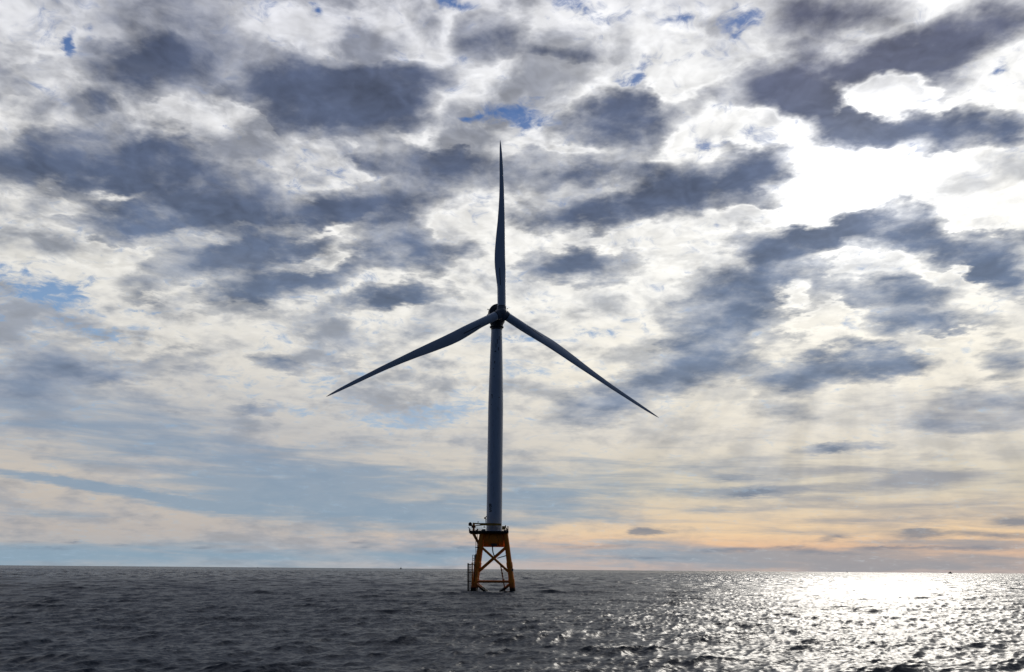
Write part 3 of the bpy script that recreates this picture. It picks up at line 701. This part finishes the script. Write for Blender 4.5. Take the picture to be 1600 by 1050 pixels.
for k in range(3):
    tt = PHI + k * 2 * math.pi / 3; s_ = (rt * math.sin(tt) + up * math.cos(tt)); dirs.append(s_)
    lathe(bm, [(0.4, 1.9), (1.6, 1.9), (2.2, 1.78), (2.3, 1.78)], HUB, s_, 48)
link_mesh('hub', bm, M_hub, rotor)
tab = [(.03, 1.58, -1.58), (.08, 1.60, -1.60), (.14, 1.62, -1.66), (.19, 1.62, -2.1), (.236, 1.62, -2.45), (.265, 1.55, -2.62), (.29, 1.48, -2.67), (.33, 1.44, -2.62), (.365, 1.42, -2.44), (.44, 1.44, -1.96), (.51, 1.43, -1.43), (.587, 1.36, -.98), (.66, 1.29, -.67), (.70, 1.27, -.55), (.77, 1.1, -.45), (.845, .96, -.42), (.92, .70, -.32), (.96, .46, -.25), (.985, .25, -.16), (1.0, .05, -.04)]
def blade(sdir):
    ch = -ax.cross(sdir) if True else None
    # trailing side lies anticlockwise seen from the front
    cdir = sdir.cross(ax)            # candidate chord direction
    return cdir
for k, s_ in enumerate(dirs):
    le = s_.cross(ax) * -1           # towards the leading edge
    # clockwise (seen from the front) is the leading side: for the upper blade that is +rt
    chk = rt * math.cos(PHI + k * 2 * math.pi / 3) - up * math.sin(PHI + k * 2 * math.pi / 3)
    le = chk.normalized()
    bm = NB(); prev = None; n = 40
    fr = np.linspace(.028, 1.0, 60)
    for f in fr:
        L = float(np.interp(f, [q[0] for q in tab], [q[1] for q in tab])); Tt = float(np.interp(f, [q[0] for q in tab], [q[2] for q in tab]))
        c = L - Tt; mid_ = (L + Tt) / 2
        circ = max(0.0, min(1.0, 1 - (f - .10) / .16)); circ = circ * circ * (3 - 2 * circ)
        thick = c * (1.0 * circ + (1 - circ) * float(np.interp(f, [.2, .35, .6, 1], [.42, .30, .22, .16])))
        tw = R(float(np.interp(f, [.1, .25, .5, 1], [0, 18, 12, 6])))
        pre = PRE * f ** 2.0 + 1.4 * math.sin(math.pi * f) * 0.35
        cen = HUB + s_ * (f * RAD) + ax * pre
        ring = []
        for j in range(n):
            th = 2 * math.pi * j / n
            xc = math.cos(th); yt = math.sin(th)
            u_ = (1 - xc) / 2                                 # 0 at the leading edge, 1 at the trailing edge
            foil = 1.15 * math.copysign(1, yt) * (0.2969 * math.sqrt(u_) - .126 * u_ - .3516 * u_ ** 2 + .2843 * u_ ** 3 - .1036 * u_ ** 4) / .2969 * 1.0 if abs(yt) > 1e-9 else 0
            y_ = (yt / 2) * circ + foil * .85 * (1 - circ)
            cx = L - c * u_; cy = y_ * thick + (.03 * c * math.sin(math.pi * u_) * (1 - circ))
            # twist about the blade axis
            X = cx * math.cos(tw) - cy * math.sin(tw) if circ < 1 else cx
            Y = cx * math.sin(tw) * .8 + cy * math.cos(tw)
            ring.append(bm.verts.new(cen + le * X + ax * Y))
        if prev:
            for j in range(n): bm.faces.new((prev[j], prev[(j + 1) % n], ring[(j + 1) % n], ring[j]))
        else: bm.faces.new(ring)
        prev = ring
    bm.faces.new(prev)
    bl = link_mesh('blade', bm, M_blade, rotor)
    from mathutils.bvhtree import BVHTree
    me_ = bl.data; bv_ = BVHTree.FromPolygons([v.co.copy() for v in me_.vertices], [tuple(p.vertices) for p in me_.polygons])
    bm = NB(); rows = []
    base_ = HUB if bl.parent is None else HUB
    for f in np.linspace(.145, .245, 16):
        row = []
        for xo in (-1.02, -.72):
            w_ = HUB + s_ * (f * RAD) + le * xo + ax * 8
            hit = bv_.ray_cast(w_, -ax)[0]
            if hit is not None: row.append((hit + ax * .03))
        if len(row) == 2: rows.append([bm.verts.new(q) for q in row])
    for a, c in zip(rows, rows[1:]): bm.faces.new((a[0], a[1], c[1], c[0]))
    link_mesh('walkway_strip', bm, M_slot, bl)
    bm = NB(); lathe(bm, [(0, 1.72), (.25, 1.74), (.5, 1.66)], HUB + s_ * 2.15, s_, 48)
    link_mesh('blade_collar', bm, M_dark, bl)

# ------------------------------------------------------------------ far vessels
def vessel(px, py, Y, L, H, label, mast=1.0, kind=0):
    p = at(px, py, Y); t_ = empty('vessel', (p.x, Y, 0)); mark(t_, label, 'ship', 'distant vessels on the horizon')
    bm = NB(); hh = H * .3; W = L * .2
    prof_ = [(-.5, .7, 1.0), (-.3, 1, .85), (.1, 1, .85), (.35, .7, 1.05), (.5, .05, 1.35)]
    prev = None
    for (u, w, q) in prof_:
        x = p.x + u * L; ring = [bm.verts.new((x, Y - W * w, hh * q)), bm.verts.new((x, Y - W * w * .6, -2)), bm.verts.new((x, Y + W * w * .6, -2)), bm.verts.new((x, Y + W * w, hh * q))]
        if prev:
            for j in range(4): bm.faces.new((prev[j], prev[(j + 1) % 4], ring[(j + 1) % 4], ring[j]))
        else: bm.faces.new(ring)
        prev = ring
    bm.faces.new(prev); link_mesh('hull', bm, M_ship, t_, smooth=False)
    bm = NB(); box(bm, (p.x - .02 * L, Y, hh + H * .14), (L * .38, W * 1.4, H * .32), bev=.2); box(bm, (p.x, Y, hh + H * .38), (L * .2, W * 1.0, H * .2), bev=.2)
    link_mesh('wheelhouse', bm, M_ship, t_, smooth=False)
    bm = NB(); tube(bm, (p.x, Y, hh + H * .4), (p.x, Y, hh + H * .4 + H * mast), .5, .25, 8); tube(bm, (p.x - L * .06, Y, hh + H * .75), (p.x + L * .06, Y, hh + H * .75), .3, seg=6)
    link_mesh('mast', bm, M_ship, t_)
vessel(626.5, 885, 9000, 26, 22, 'small dark vessel with a tall thin mast on the horizon left of the turbine', .7)
vessel(1484.6, 892, 9000, 42, 24, 'largest dark vessel, low with a raised middle, on the horizon at far right', .35)
vessel(1323, 891, 11000, 17, 14, 'tiny vessel speck on the horizon above the brightest sun glitter', .4)
vessel(1537, 893.5, 11000, 17, 12, 'faint tiny speck of a vessel at the right end of the horizon', .4)
vessel(403, 884, 11000, 14, 14, 'faint tiny speck of a vessel on the horizon at far left of the turbine', .4)
